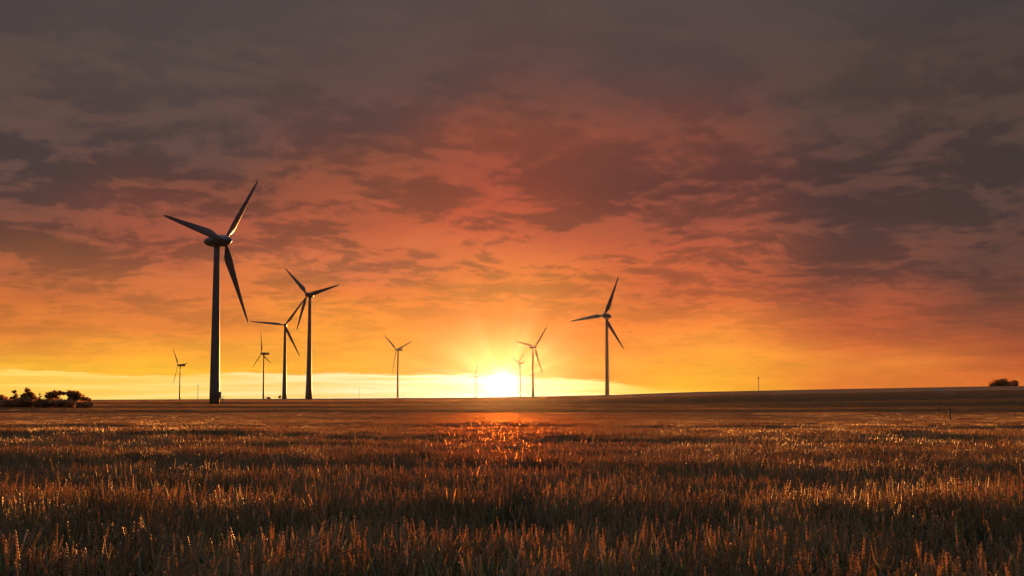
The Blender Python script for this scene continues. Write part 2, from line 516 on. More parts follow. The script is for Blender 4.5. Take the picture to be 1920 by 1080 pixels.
def turbine(hub_px, tips, depth, side, egg, rbase, rtop, label, flare=0.0, entrance=False, over=None):
    mx = sum(t[0] for t in tips) / 3; my = sum(t[1] for t in tips) / 3
    if hub_px: mx, my = hub_px
    v = [(t[0] - mx, my - t[1]) for t in tips]
    over_in = over
    Ry = math.sqrt(2 / 3 * sum(b * b for a, b in v)); Rx = math.sqrt(2 / 3 * sum(a * a for a, b in v))
    sx = min(0.985, Rx / Ry); Rr = Ry / F * depth
    C = at(mx, my, depth)
    al = math.atan2(C.x, C.y)
    vd = Vector((math.sin(al), math.cos(al), 0)); rt = Vector((math.cos(al), -math.sin(al), 0))
    n = (-vd * sx + rt * side * math.sqrt(1 - sx * sx)).normalized()
    ph = [math.atan2(a / sx, b) for a, b in v]
    th0 = math.atan2(sum(math.sin(3 * p) for p in ph), sum(math.cos(3 * p) for p in ph)) / 3
    if not hub_px:
        # refine so that the three blade tips stand where they are seen, perspective included
        def model(p):
            c = at(p[0], p[1], depth); q = math.cos(p[3]); w = math.sin(p[3])
            nn = -vd * q + rt * side * w; rr = Vector((-nn.y, nn.x, 0)); res = []
            for i in range(3):
                a = p[4] + i * 2 * math.pi / 3
                t = c + (Vector((0, 0, 1)) * math.cos(a) + rr * math.sin(a)) * p[2] + nn * 0.02 * p[2]
                d = t - CAM
                fy = d.y * math.cos(PITCH) + d.z * math.sin(PITCH); uz = -d.y * math.sin(PITCH) + d.z * math.cos(PITCH)
                res += [960 + F * d.x / fy, 540 - F * (uz / fy - SHIFT / F)]
            return res
        order = sorted(range(3), key=lambda k: (ph[k] - th0) % (2 * math.pi) if (ph[k] - th0) % (2 * math.pi) < 5.6 else -1)
        tgt = [q for k in order for q in tips[k]]
        p = [mx, my, Rr, math.acos(sx), th0]
        for it in range(25):
            f0 = model(p); e = [a - b for a, b in zip(tgt, f0)]; J = []
            for k in range(5):
                h = (0.1, 0.1, 0.05, 0.01, 0.01)[k]; p2 = list(p); p2[k] += h
                J.append([(a - b) / h for a, b in zip(model(p2), f0)])
            A = [[sum(J[i][m] * J[j][m] for m in range(6)) + (1e-3 + 0.02 * abs(sum(J[i][m] ** 2 for m in range(6))) if i == j else 0) for j in range(5)] for i in range(5)]
            bb = [sum(J[i][m] * e[m] for m in range(6)) for i in range(5)]
            for i in range(5):
                piv = A[i][i]
                for j in range(i + 1, 5):
                    fct = A[j][i] / piv
                    for m in range(i, 5): A[j][m] -= fct * A[i][m]
                    bb[j] -= fct * bb[i]
            dx = [0] * 5
            for i in range(4, -1, -1): dx[i] = (bb[i] - sum(A[i][m] * dx[m] for m in range(i + 1, 5))) / A[i][i]
            p = [a + b for a, b in zip(p, dx)]; p[3] = min(1.3, max(0.05, p[3]))
        mx, my, Rr, th0 = p[0], p[1], p[2], p[4]
        n = (-vd * math.cos(p[3]) + rt * side * math.sin(p[3])).normalized(); C = at(mx, my, depth)
        print('FIT', label[:30], [round(q, 2) for q in p], [round(a - b, 1) for a, b in zip(tgt, model(p))])
    if over is None: over = 0.105 * Rr
    ax = C - n * over
    gz = ground(ax.x, ax.y) - 0.3
    H = C.z - gz
    root = empty('wind_turbine', (ax.x, ax.y, gz))
    tag(root, label, 'wind turbine', 'wind turbines in the fields')
    # tower
    bm = bmesh.new(); prof = []
    topz = H - 0.045 * Rr
    for i in range(13):
        t = i / 12
        r = rbase + (rtop - rbase) * t + flare * math.exp(-t * 7)
        prof.append((topz * t, r))
    lathe(bm, prof, 32)
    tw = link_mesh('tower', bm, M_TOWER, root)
    for t in (0.28, 0.55, 0.8):
        bm = bmesh.new(); r = rbase + (rtop - rbase) * t + flare * math.exp(-t * 7)
        lathe(bm, [(topz * t - 0.12, r * 0.99), (topz * t - 0.1, r + 0.035), (topz * t + 0.1, r + 0.035), (topz * t + 0.12, r * 0.99)], 32)
        link_mesh('flange', bm, M_TOWER, tw)
    # nacelle frame: local -Y = rotor direction n
    yaw = math.atan2(n.x, -n.y)
    rot = Matrix.Rotation(yaw, 4, 'Z')
    def place(o, z=H): o.matrix_local = Matrix.Translation((0, 0, z)) @ rot; return o
    k = Rr / 34.0
    bm = bmesh.new()
    if egg:
        prof = [(-over * 0.62, 2.35), (-1.2, 2.5), (0.3, 2.5), (2.0, 2.3), (3.6, 1.9), (4.8, 1.35), (5.6, 0.75), (5.95, 0.25), (6.0, 0.05)]
        prof = [(a * k if a > -1.5 else a, b * k * 0.92) for a, b in prof]
        lathe(bm, prof, 32, 'y')
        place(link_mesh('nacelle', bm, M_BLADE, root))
        bm = bmesh.new()
        o0 = -over
        prof = [(o0 - 3.0 * k, 0.05 * k), (o0 - 2.9 * k, 0.5 * k), (o0 - 2.5 * k, 1.05 * k), (o0 - 1.8 * k, 1.6 * k), (o0 - 0.8 * k, 2.1 * k), (o0 + 0.3 * k, 2.38 * k), (o0 + over * 0.32, 2.45 * k)]
        prof = [(a, b * 0.92) for a, b in prof]
        lathe(bm, prof, 32, 'y')
        hub = place(link_mesh('hub', bm, M_BLADE, root))
        bm = bmesh.new()
        tube(bm, [(0.3 * k, 2.0 * k, 1.9 * k), (0.3 * k, 2.0 * k, 4.3 * k)], [0.06, 0.05], 6)
        box(bm, (0.3 * k, 2.0 * k, 4.1 * k), (0.9, 0.08, 0.08))
        place(link_mesh('wind_sensor', bm, M_STEEL, root))
    else:
        box(bm, (0, 2.6 * k, 0.1 * k), (3.0 * k, 10.0 * k, 3.2 * k))
        bmesh.ops.bevel(bm, geom=list(bm.edges), offset=0.5 * k, segments=3, affect='EDGES')
        place(link_mesh('nacelle', bm, M_BLADE, root))
        bm = bmesh.new()
        lathe(bm, [(-over - 1.9 * k, 0.05), (-over - 1.6 * k, 0.7 * k), (-over - 0.8 * k, 1.25 * k), (-over + 0.2 * k, 1.45 * k), (-2.45 * k, 1.45 * k)], 24, 'y')
        hub = place(link_mesh('hub', bm, M_BLADE, root))
    for i in range(3):
        th = th0 + i * 2 * math.pi / 3
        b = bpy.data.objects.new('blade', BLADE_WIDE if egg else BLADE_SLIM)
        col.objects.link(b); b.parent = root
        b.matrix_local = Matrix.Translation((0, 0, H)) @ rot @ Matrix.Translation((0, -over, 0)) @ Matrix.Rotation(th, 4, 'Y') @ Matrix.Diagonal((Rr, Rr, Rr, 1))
    if entrance:
        d = (rt * 0.93 - vd * 0.37).normalized(); s = Vector((-d.y, d.x, 0)); q = Matrix(((d.x, s.x, 0), (d.y, s.y, 0), (0, 0, 1)))
        r0 = rbase + flare
        bm = bmesh.new(); box(bm, d * (r0 + 0.08) + Vector((0, 0, 4.0)), (0.75, 1.5, 2.7), 0, q)
        bmesh.ops.bevel(bm, geom=list(bm.edges), offset=0.08, segments=2, affect='EDGES')
        dr = link_mesh('door', bm, M_TOWER, root, False)
        bm = bmesh.new(); box(bm, d * (r0 + 0.5) + s * 0.5 + Vector((0, 0, 3.9)), (0.12, 0.06, 0.3), 0, q)
        link_mesh('handle', bm, M_STEEL, dr, False)
        bm = bmesh.new(); box(bm, d * (r0 + 0.85) + Vector((0, 0, 2.52)), (1.5, 2.0, 0.14), 0, q)
        for sg in (-0.9, 0.9): tube(bm, [d * (r0 + 1.45) + s * sg + Vector((0, 0, 0.2)), d * (r0 + 1.45) + s * sg + Vector((0, 0, 2.5))], [0.07, 0.07], 6)
        link_mesh('platform', bm, M_STEEL, root, False)
        bm = bmesh.new()
        for i in range(9): box(bm, d * (r0 + 1.75 + 0.26 * i * 0.6) + Vector((0, 0, 2.3 - 0.24 * i)), (0.26, 1.1, 0.05), 0, q)
        for sg in (-0.58, 0.58): tube(bm, [d * (r0 + 1.62) + s * sg + Vector((0, 0, 2.45)), d * (r0 + 3.1) + s * sg + Vector((0, 0, 0.15))], [0.07, 0.07], 6)
        link_mesh('stair', bm, M_STEEL, root, False)
        for sg in (-0.95, 0.95):
            bm = bmesh.new()
            tube(bm, [d * (r0 + 0.2) + s * sg + Vector((0, 0, 3.6)), d * (r0 + 1.55) + s * sg + Vector((0, 0, 3.6))], [0.04, 0.04], 6)
            for e in (0.3, 1.5): tube(bm, [d * (r0 + e) + s * sg + Vector((0, 0, 2.6)), d * (r0 + e) + s * sg + Vector((0, 0, 3.62))], [0.04, 0.04], 6)
            link_mesh('railing', bm, M_STEEL, root, False)
    return root

turbine(None, [(306, 404), (484, 338), (466, 607)], 335, 1, True, 1.95, 1.12,
        'largest wind turbine, tallest and nearest, dark against the clouds, with entrance steps at its base', 0.0, True)
turbine(None, [(531, 499), (635, 537), (561, 620)], 533, -1, True, 1.7, 0.85,
        'second tallest wind turbine, its tower flaring wide at the foot', 0.55, over=3.2)
turbine(None, [(467, 597), (570, 558), (565, 673)], 712, -1, False, 1.75, 0.95,
        'wind turbine with a level left blade, its upper blade crossing the flared turbine', 0.25, over=3.2)
turbine(None, [(1160, 517), (1069, 603), (1170, 655)], 693, -1, True, 1.75, 1.1,
        'dark wind turbine standing alone on the rise right of the sun, egg shaped nacelle')
turbine(None, [(720, 628), (774, 638), (733, 701)], 1095, -1, False, 1.35, 0.9,
        'slim lone wind turbine left of the sun, two blades raised in a wide V')
turbine(None, [(1025, 611), (968, 640), (1018, 700)], 1118, 1, True, 1.9, 1.1,
        'orange wind turbine in the sun haze, larger of the two just right of the sun')
turbine(None, [(491.5, 618), (471, 691), (507, 680)], 1253, -1, False, 1.4, 0.95,
        'slender wind turbine with one blade straight up, just right of the largest turbine')
turbine(None, [(325, 652), (322, 722), (353, 680)], 1625, -1, False, 1.5, 1.0,
        'leftmost small wind turbine, rotor seen nearly edge on, left of the largest tower')
turbine((972, 681), [(986, 652), (963, 679), (967, 712)], 1500, -1, False, 1.5, 0.9,
        'faint wind turbine washed out by glare, close left of the orange turbine')
turbine((890, 706), [(895.5, 682), (875, 705), (899, 731)], 2000, -1, False, 1.7, 1.1,
        'smallest, faintest wind turbine just left of the sun')

# ------------------------------------------------------------------ masts
def mast(px, ytop, depth, r, label, head):
    b = at(px, 740, depth); t = at(px, ytop, depth)
    gz = ground(b.x, b.y) - 0.3
    root = empty('mast', (b.x, b.y, gz)); tag(root, label, 'mast', 'thin masts on the horizon')
    H = t.z - gz
    bm = bmesh.new()
    for k in range(3):
        a = k * 2.094
        tube(bm, [(math.cos(a) * r, math.sin(a) * r, 0), (math.cos(a) * r * .6, math.sin(a) * r * .6, H)], [r * 0.28, r * 0.22], 6)
    n = int(H / (r * 4))
    for i in range(n):
        z = H * i / n; a = i * 2.094; b2 = a + 2.094; q = 1 - .4 * i / n
        tube(bm, [(math.cos(a) * r * q, math.sin(a) * r * q, z), (math.cos(b2) * r * q, math.sin(b2) * r * q, z + H / n)], [r * .14, r * .14], 4)
    link_mesh('pole', bm, M_STEEL, root, False)
    bm = bmesh.new()
    if head == 'tee':
        box(bm, (0, 0, H), (r * 9, r * 0.9, r * 0.9)); 
        box(bm, (-r * 4, 0, H + r * .5), (r * .7, r * .7, r * 1.6)); box(bm, (r * 4, 0, H + r * .5), (r * .7, r * .7, r * 1.6))
        link_mesh('crossarm', bm, M_STEEL, root, False)
    else:
        lathe(bm, [(H - r * 2.5, r * 1.1), (H - r * 2.3, r * 1.7), (H + r * .8, r * 1.7), (H + r, r * 1.0)], 12)
        link_mesh('antenna_drum', bm, M_STEEL, root, False)
mast(371, 723, 900, 0.3, 'thin mast with a short crossarm right of the leftmost small turbine', 'tee')
mast(673.5, 728, 1000, 0.28, 'thin bare mast left of the slim turbine with two raised blades', 'drum')
mast(1422.5, 708, 640, 0.32, 'thin mast with a small drum on top, alone on the bare right hill', 'drum')

# ------------------------------------------------------------------ posts
def post(px, ybase, ytop, xtop, depth, r, label, extra=False):
    b = at(px, ybase, depth); gz = ground(b.x, b.y)
    root = empty('post', (b.x, b.y, gz)); tag(root, label, 'post')
    t = at(xtop, ytop, depth) - Vector((b.x, b.y, gz))
    bm = bmesh.new()
    tube(bm, [(0, 0, -0.3), t * 0.3, t * 0.7, t], [r, r, r * .95, r * .85], 10)
    link_mesh('shaft', bm, M_WOOD, root)
    bm = bmesh.new()
    tube(bm, [t * 0.97, t * 1.0 + Vector((-0.02, 0, 0.05)), t * 1.03], [r * 1.45, r * 1.5, r * .8], 10)
    link_mesh('cap', bm, M_WOOD, root)
    if extra:
        bm = bmesh.new()
        u = at(xtop + 3.5, ytop - 3, depth) - Vector((b.x, b.y, gz)); w = at(xtop + 5, ytop + 9, depth) - Vector((b.x, b.y, gz))
        tube(bm, [w, u], [0.035, 0.03], 6)
        link_mesh('wire_stake', bm, M_WOOD, root)
post(1785, 792, 766, 1778.5, 98, 0.085, 'dark wooden post leaning left at the right edge of the wheat field', True)
post(1759.5, 768, 755.5, 1759, 170, 0.10, 'short upright stake left of the leaning post, out in the dark strip')
post(152, 779, 771.5, 152, 135, 0.07, 'short stake standing in front of the tree row at the left')

# ------------------------------------------------------------------ trees and bushes
def foliage(bm, blobs, n, rnd, size, mat=0):
    vol = [a[3] * a[4] * a[5] for a in blobs]; tot = sum(vol)
    for (cx, cy, cz, rx, ry, rz), v in zip(blobs, vol):
        k = int(n * v / tot)
        subs = []
        for i in range(max(5, k // 30)):
            d = Vector((rnd.gauss(0, 1), rnd.gauss(0, 1), rnd.gauss(0, 1))).normalized() * rnd.uniform(0.3, 1.12)
            subs.append((cx + d.x * rx, cy + d.y * ry, cz + d.z * rz, 0.15 + 0.24 * rnd.random()))
        for i in range(k):
            sx_, sy_, sz_, sr = rnd.choice(subs)
            m = (rx + rz) / 2
            p = Vector((sx_ + rnd.gauss(0, sr * m * .6), sy_ + rnd.gauss(0, sr * m * .6), sz_ + rnd.gauss(0, sr * m * .5)))
            if p.z < 0.02: p.z = rnd.uniform(0.02, 0.9)
            s = size * 0.95 * rnd.uniform(0.6, 1.3)
            u = Vector((rnd.gauss(0, 1), rnd.gauss(0, 1), rnd.gauss(0, 1))).normalized(); w = u.orthogonal().normalized()
            w = (w * math.cos(i) + u.cross(w) * math.sin(i))
            q = [bm.verts.new(p + u * s * .5), bm.verts.new(p + w * s * .3), bm.verts.new(p - u * s * .5), bm.verts.new(p - w * s * .3)]
            f = bm.faces.new(q); f.material_index = mat
def tree(px0, px1, ytop, ybase, depth, blobs_px, n, size, label, cat, name, trunks, seed, group):
    """blobs_px: (px, py, rx, ry) in photo pixels at this depth"""
    rnd = random.Random(seed)
    cx = (px0 + px1) / 2
    b = at(cx, ybase, depth); gz = ground(b.x, b.y)
    root = empty(name, (b.x, b.y, gz)); tag(root, label, cat, group)
    sc = depth / F
    blobs = []
    for (bx, by, rx, ry) in blobs_px:
        p = at(bx, by, depth)
        blobs.append((p.x - b.x, rnd.uniform(-.3, .3), p.z - gz, rx * sc, (rx + ry) / 2 * sc * 1.1, ry * sc))
    bm = bmesh.new()
    for t in range(trunks):
        x0 = rnd.uniform(-.25, .25) * (px1 - px0) * sc * 0.6 if trunks > 1 else 0
        bl = blobs[t % len(blobs)]
        top = Vector((bl[0], bl[1], bl[2]))
        mid = Vector((x0, 0, 0)).lerp(top, 0.5) + Vector((rnd.uniform(-.15, .15), rnd.uniform(-.15, .15), 0))
        r = 0.05 + top.z * 0.02
        tube(bm, [(x0, 0, -0.2), mid, top], [r, r * .7, r * .3], 8)
        for j in range(7):
            bl2 = rnd.choice(blobs)
            e = Vector((bl2[0] + rnd.uniform(-.7, .7) * bl2[3], bl2[1] + rnd.uniform(-.7, .7) * bl2[4], bl2[2] + rnd.uniform(-.3, .9) * bl2[5]))
            s = mid.lerp(top, rnd.random() * .7)
            tube(bm, [s, s.lerp(e, .5) + Vector((0, 0, .1)), e], [r * .4, r * .25, r * .08], 5)
    link_mesh('trunk', bm, M_BARK, root)
    bm = bmesh.new(); foliage(bm, blobs, int(n * (4.0 if cat == 'bush' else 2.4)), rnd, size)
    link_mesh('crown', bm, M_LEAF, root, False)
    return root
TG = 'trees and bushes at the left edge'
tree(-14, 15, 741, 763, 262, [(0, 748, 12, 6), (-8, 750, 10, 7), (8, 753, 8, 5)], 1700, 0.5, 'low rounded tree cut by the left edge of the picture', 'tree', 'tree', 2, 1, TG)
tree(18, 36, 733, 763, 260, [(26.5, 735, 3.6, 3.0), (28.5, 742, 4.0, 3.8), (28, 749, 7, 5), (22, 751, 5, 4)], 1300, 0.42, 'narrow tree with a small tuft on top, left of the pointed tree', 'tree', 'tree', 1, 2, TG)
tree(36, 72, 727, 763, 258, [(53, 732, 5.5, 4.5), (58, 738, 6.5, 5), (46, 741, 6, 5), (54, 747, 13, 6), (64, 748, 7, 4.5), (40, 749, 7, 5)], 3000, 0.46, 'tallest, pointed tree of the row at the left edge', 'tree', 'tree', 2, 3, TG)
tree(68, 82, 736, 763, 264, [(75, 739, 1.8, 2.5), (73, 746, 2.8, 2.0), (78, 744, 1.6, 1.6), (76, 751, 6, 3)], 420, 0.40, 'small wispy tree with gaps in its crown, just right of the pointed tree', 'tree', 'tree', 1, 4, TG)
tree(84, 124, 733, 763, 261, [(94, 741, 7.5, 6), (103, 739, 6, 5.5), (113, 737, 6, 4.5), (100, 748, 11, 6), (121, 737, 3, 4), (110, 750, 6, 3)], 2700, 0.46, 'broad tree with sky showing through it, left of the tree on bare stems', 'tree', 'tree', 3, 5, TG)
tree(125, 152, 733, 763, 259, [(131, 740, 6.5, 6.5), (140, 739, 7.5, 6), (147, 744, 5, 5.5), (138, 747, 10, 5)], 2700, 0.46, 'dense round topped tree on several stems near the right end of the tree row', 'tree', 'tree', 5, 6, TG)
tree(148, 172, 738, 763, 263, [(154, 744, 5, 5), (161, 748, 5, 4.5), (167, 751, 4, 4), (156, 754, 7, 5)], 1000, 0.44, 'thin bushy tree sloping down at the right end of the tree row', 'tree', 'tree', 3, 7, TG)
bush_labels = ['low dark bush under the tree cut by the left edge', 'low dark bush at the foot of the narrow tufted tree', 'wide low bush at the foot of the pointed tree',
               'low bush filling the gap under the wispy tree', 'low bush under the broad gappy tree', 'low bush between the stems of the dense round tree', 'low bush at the very right end of the tree row']
for i, (x0, x1, t) in enumerate([(-14, 14, 749), (10, 38, 747), (36, 66, 746), (62, 92, 747), (88, 118, 747), (114, 142, 749), (142, 172, 751)]):
    c = (x0 + x1) / 2; w = (x1 - x0) / 2
    tree(x0, x1, t, 764, 254 + (i % 3), [(c - w * .4, (t + 764) / 2 + 2, w * .6, (764 - t) / 2), (c + w * .45, (t + 764) / 2 + 2, w * .6, (764 - t) / 2)], 1500, 0.4,
         bush_labels[i], 'bush', 'bush', 3, 20 + i, TG)
HG = 'bushes on the hill and horizon'
hb = 655
tree(1853, 1896, 710, 727, hb, [(1866, 719, 11, 6.5), (1878, 716, 13, 6), (1888, 719, 10, 6.5), (1862, 723, 9, 5), (1880, 723, 16, 5)], 5000, 0.7, 'large dark dome shaped clump on the hilltop at the right', 'tree', 'tree', 4, 40, HG)
tree(1890, 1909, 713, 727, hb + 4, [(1900, 717, 7, 5), (1902, 722, 6, 5)], 1700, 0.7, 'smaller dark tree joined to the right side of the dome shaped clump', 'tree', 'tree', 2, 41, HG)
tree(498, 509, 744, 748.5, 600, [(503, 746.5, 3.2, 1.8)], 350, 0.6, 'tiny flat bush on the horizon right of the turbine with the upright blade', 'bush', 'bush', 1, 42, HG)
tree(520, 530, 742, 748.5, 600, [(525, 744.5, 2.6, 2.6)], 350, 0.6, 'tiny round bush on the horizon left of the turbine with the level blade', 'bush', 'bush', 1, 43, HG)
g = ground_hit(1803, 740.5)
tree(1799, 1808, 737.5, 740.5, g.y, [(1803, 739, 3.4, 1.4)], 350, 0.6, 'small dark bush beside the end of the farm track on the hill', 'bush', 'bush', 1, 44, HG)

# ------------------------------------------------------------------ haze
def build_haze():
    bm = bmesh.new()
    zmin, zmax = -30.0, 125.0
    box(bm, (0, 0, (zmin + zmax) / 2), (4400, 4400, zmax - zmin))
    m, nt, out = new_mat('haze_air')
    v = nt.nodes.new('ShaderNodeVolumePrincipled')
    v.inputs['Color'].default_value = (0.98, 0.9, 0.85, 1)
    v.inputs['Density'].default_value = 0.46e-5
    v.inputs['Anisotropy'].default_value = 0.93
    nt.links.new(v.outputs[0], out.inputs['Volume'])
    o = link_mesh('haze', bm, m, None, False)
    tag(o, kind='stuff')
build_haze()

# ------------------------------------------------------------------ sun and sky
sd = bpy.data.lights.new('sun', 'SUN'); sd.energy = 5.0; sd.angle = R(0.5); sd.color = (1.0, 0.37, 0.09)
so = bpy.data.objects.new('sun', sd); col.objects.link(so)
dv = Vector((math.sin(R(SUN_AZ)) * math.cos(R(SUN_EL)), math.cos(R(SUN_AZ)) * math.cos(R(SUN_EL)), math.sin(R(SUN_EL))))
so.rotation_euler = (-dv).to_track_quat('-Z', 'Y').to_euler()
so.location = (0, 0, 60)

def s2l(c):
    return tuple(((v / 255) / 12.92 if v / 255 <= 0.04045 else ((v / 255 + 0.055) / 1.055) ** 2.4) for v in c)

world = bpy.data.worlds.new('World'); scene.world = world; world.use_nodes = True
wt = world.node_tree; wt.nodes.clear()
WN = wt.nodes.new; WL = wt.links.new
def setin(sock, v):
    if isinstance(v, bpy.types.NodeSocket): WL(v, sock)
    else: sock.default_value = v
def M(op, a, b=None, c=None, clamp=False):
    n = WN('ShaderNodeMath'); n.operation = op; n.use_clamp = clamp
    for i, v in enumerate((a, b, c)):
        if v is not None: setin(n.inputs[i], v)
    return n.outputs[0]
def VM(op, a, b=None, scale=None):
    n = WN('ShaderNodeVectorMath'); n.operation = op
    setin(n.inputs[0], a)
    if b is not None: setin(n.inputs[1], b)
    if scale is not None: setin(n.inputs['Scale'], scale)
    return n.outputs['Vector'] if op not in ('DOT_PRODUCT', 'LENGTH') else n.outputs['Value']
def MR(v, a, b, c, d, smooth=False):
    n = WN('ShaderNodeMapRange'); n.interpolation_type = 'SMOOTHSTEP' if smooth else 'LINEAR'
    setin(n.inputs['Value'], v)
    for k, x in zip(('From Min', 'From Max', 'To Min', 'To Max'), (a, b, c, d)): n.inputs[k].default_value = x
    return n.outputs['Result']
def MIX(f, a, b):
    n = WN('ShaderNodeMix'); n.data_type = 'RGBA'; n.clamp_factor = True
    setin(n.inputs['Factor'], f); setin(n.inputs['A'], a); setin(n.inputs['B'], b)
    return n.outputs['Result']
def RAMP(f, stops, interp='LINEAR'):
    n = WN('ShaderNodeValToRGB'); n.color_ramp.interpolation = interp
    stops = sorted(stops, key=lambda s: s[0])
    e = n.color_ramp.elements
    while len(e) < len(stops): e.new(1.0)
    for i, (p, c) in enumerate(stops):
        e[i].position = min(1, max(0, p))
        e[i].color = tuple(c) + (1,)
    setin(n.inputs['Fac'], f)
    return n.outputs['Color']
def NOISE(vec, scale, detail, rough=0.5, dist=0.0):
    n = WN('ShaderNodeTexNoise'); n.inputs['Scale'].default_value = scale; n.inputs['Detail'].default_value = detail
    n.inputs['Roughness'].default_value = rough; n.inputs['Distortion'].default_value = dist
    setin(n.inputs['Vector'], vec); return n.outputs['Fac']
tc = WN('ShaderNodeTexCoord'); D = VM('NORMALIZE', tc.outputs['Generated'])
sp = WN('ShaderNodeSeparateXYZ'); WL(D, sp.inputs[0]); X, Y, Z = sp.outputs
AZ = M('MULTIPLY', M('ARCTAN2', X, Y), 180 / math.pi)
EL = M('MULTIPLY', M('ARCSINE', Z), 180 / math.pi)
ELMAX = 40.0
ef = M('DIVIDE', M('ADD', EL, 2.0), ELMAX + 2.0)
COLS = {
 0: [(0,(78,69,67)),(150,(84,68,65)),(300,(86,66,62)),(400,(108,70,60)),(450,(130,78,58)),(500,(162,92,58)),(560,(195,108,55)),(620,(215,125,55)),(660,(230,148,55)),(686,(250,182,55))],
 320: [(0,(80,70,68)),(150,(85,70,67)),(270,(88,66,62)),(340,(112,68,57)),(400,(138,76,60)),(450,(150,80,60)),(500,(182,102,62)),(560,(200,112,60)),(620,(226,132,58)),(670,(246,166,55)),(690,(252,185,55))],
 640: [(0,(86,72,70)),(150,(88,68,65)),(240,(102,68,61)),(300,(126,73,57)),(350,(136,75,56)),(430,(157,83,59)),(500,(192,106,68)),(560,(216,122,60)),(620,(240,148,58)),(690,(253,175,55))],
 943: [(0,(87,70,67)),(120,(94,68,64)),(200,(105,68,60)),(270,(140,74,57)),(350,(145,72,57)),(400,(160,77,57)),(450,(182,92,62)),(500,(200,110,64)),(560,(222,128,58)),(610,(232,124,46)),(650,(228,116,40)),(690,(226,112,40))],
 1280: [(0,(80,68,67)),(120,(88,68,66)),(200,(105,67,60)),(280,(120,67,56)),(350,(112,64,55)),(420,(140,74,58)),(480,(172,86,59)),(550,(190,95,58)),(600,(228,124,58)),(650,(245,152,58)),(700,(253,172,52)),(735,(255,185,50))],
 1600: [(0,(75,65,64)),(120,(81,64,60)),(220,(83,63,58)),(320,(82,59,56)),(420,(95,64,57)),(500,(115,68,56)),(550,(155,80,57)),(600,(172,86,55)),(640,(205,105,54)),(680,(224,128,54)),(735,(225,122,50))],
 1920: [(0,(70,61,62)),(150,(75,60,57)),(300,(76,60,56)),(400,(82,60,56)),(500,(90,62,56)),(560,(108,67,55)),(610,(135,74,53)),(650,(165,83,51)),(700,(200,98,50)),(730,(225,120,50))],
}
# domain warp so that the colour zones have irregular borders
deck = VM('SCALE', D, scale=M('DIVIDE', 1.0, M('ADD', M('MAXIMUM', Z, -0.02), 0.18)))
w1 = M('SUBTRACT', NOISE(deck, 1.3, 4, 0.55), 0.5)
w2 = M('SUBTRACT', NOISE(VM('ADD', deck, (7.3, 2.1, 5.5)), 1.3, 4, 0.55), 0.5)
amp_w = MR(EL, 1.5, 9, 0.15, 1.0)
efw = M('ADD', ef, M('MULTIPLY', M('MULTIPLY', w1, 0.16), amp_w))
azw = M('ADD', AZ, M('MULTIPLY', w2, 10.0))
base = None; pa = None
for px, st in COLS.items():
    az = azel(px, 450)[0]
    stops = [((azel(px, py)[1] + 2) / (ELMAX + 2), s2l(c)) for py, c in st]
    stops.append((1.0, s2l((52, 50, 56))))
    r = RAMP(efw, stops)
    base = r if base is None else MIX(MR(azw, pa, az, 0, 1, True), base, r)
    pa = az
# cloud structure
n1 = NOISE(deck, 3.3, 10, 0.56, 0.25)
n1s = NOISE(VM('ADD', deck, (0.004, 0.035, 0.0)), 3.3, 10, 0.56, 0.25)
relief = M('SUBTRACT', n1, n1s)
n2 = NOISE(VM('ADD', deck, (3.3, 9.1, 1.2)), 10.0, 8, 0.62, 0.2)
streak = NOISE(VM('MULTIPLY', D, (9, 9, 110)), 1.0, 5, 0.6, 0.2)
field = M('ADD', M('ADD', M('MULTIPLY', M('SUBTRACT', MR(n1, 0.34, 0.66, 0, 1, True), 0.5), 0.95), M('MULTIPLY', relief, 3.6)), M('MULTIPLY', M('SUBTRACT', n2, 0.5), 1.15))
BLOBS = [  # px, py, rx, ry, amount  (+ lit, - dark)
 (1230, 262, 90, 30, -0.55), (1330, 320, 190, 26, -0.55), (1090, 290, 70, 22, -0.35), (980, 345, 110, 26, -0.5), (800, 375, 80, 24, -0.45),
 (900, 165, 110, 22, -0.3), (700, 225, 110, 22, -0.4), (950, 310, 60, 16, 0.5), (1130, 262, 80, 20, 0.45), (740, 310, 170, 34, 0.1), (1440, 225, 100, 20, 0.5),
 (1620, 190, 70, 26, -0.3), (1640, 380, 220, 30, -0.3), (1600, 500, 200, 22, -0.45), (1540, 548, 130, 14, 0.4), (1320, 480, 70, 26, 0.3),
 (150, 455, 220, 20, -0.5), (330, 425, 130, 20, 0.4), (200, 320, 160, 26, -0.3), (560, 330, 160, 30, 0.15), (250, 560, 130, 20, -0.2), (520, 385, 50, 20, -0.35),
 (230, 520, 260, 26, 0.2), (1250, 400, 160, 26, -0.2), (1100, 440, 160, 30, 0.2), (1240, 560, 80, 20, -0.3)]
for (px, py, rx, ry, am) in BLOBS:
    a0, e0 = azel(px, py)
    da = M('DIVIDE', M('SUBTRACT', azw, a0), math.degrees(rx / F)); de = M('DIVIDE', M('SUBTRACT', M('ADD', EL, M('MULTIPLY', w1, 3.0)), e0), math.degrees(ry / F))
    q = M('ADD', M('MULTIPLY', da, da), M('MULTIPLY', de, de))
    field = M('ADD', field, M('MULTIPLY', M('EXPONENT', M('MULTIPLY', q, -0.7)), am))
ampl = WN('ShaderNodeValToRGB')
ampl = RAMP(M('DIVIDE', EL, 30.0), [(0.0, (.05,) * 3), (2.5 / 30, (.12,) * 3), (5.5 / 30, (.28,) * 3), (9 / 30, (.62,) * 3), (13.5 / 30, (.68,) * 3), (18 / 30, (.33,) * 3), (24 / 30, (.13,) * 3)])
crisp = M('SUBTRACT', MR(field, -0.40, 0.24, 0, 1.3, True), 0.68)
field = M('ADD', M('MULTIPLY', field, 0.5), M('MULTIPLY', crisp, 0.62))
fc = M('MULTIPLY', field, ampl)
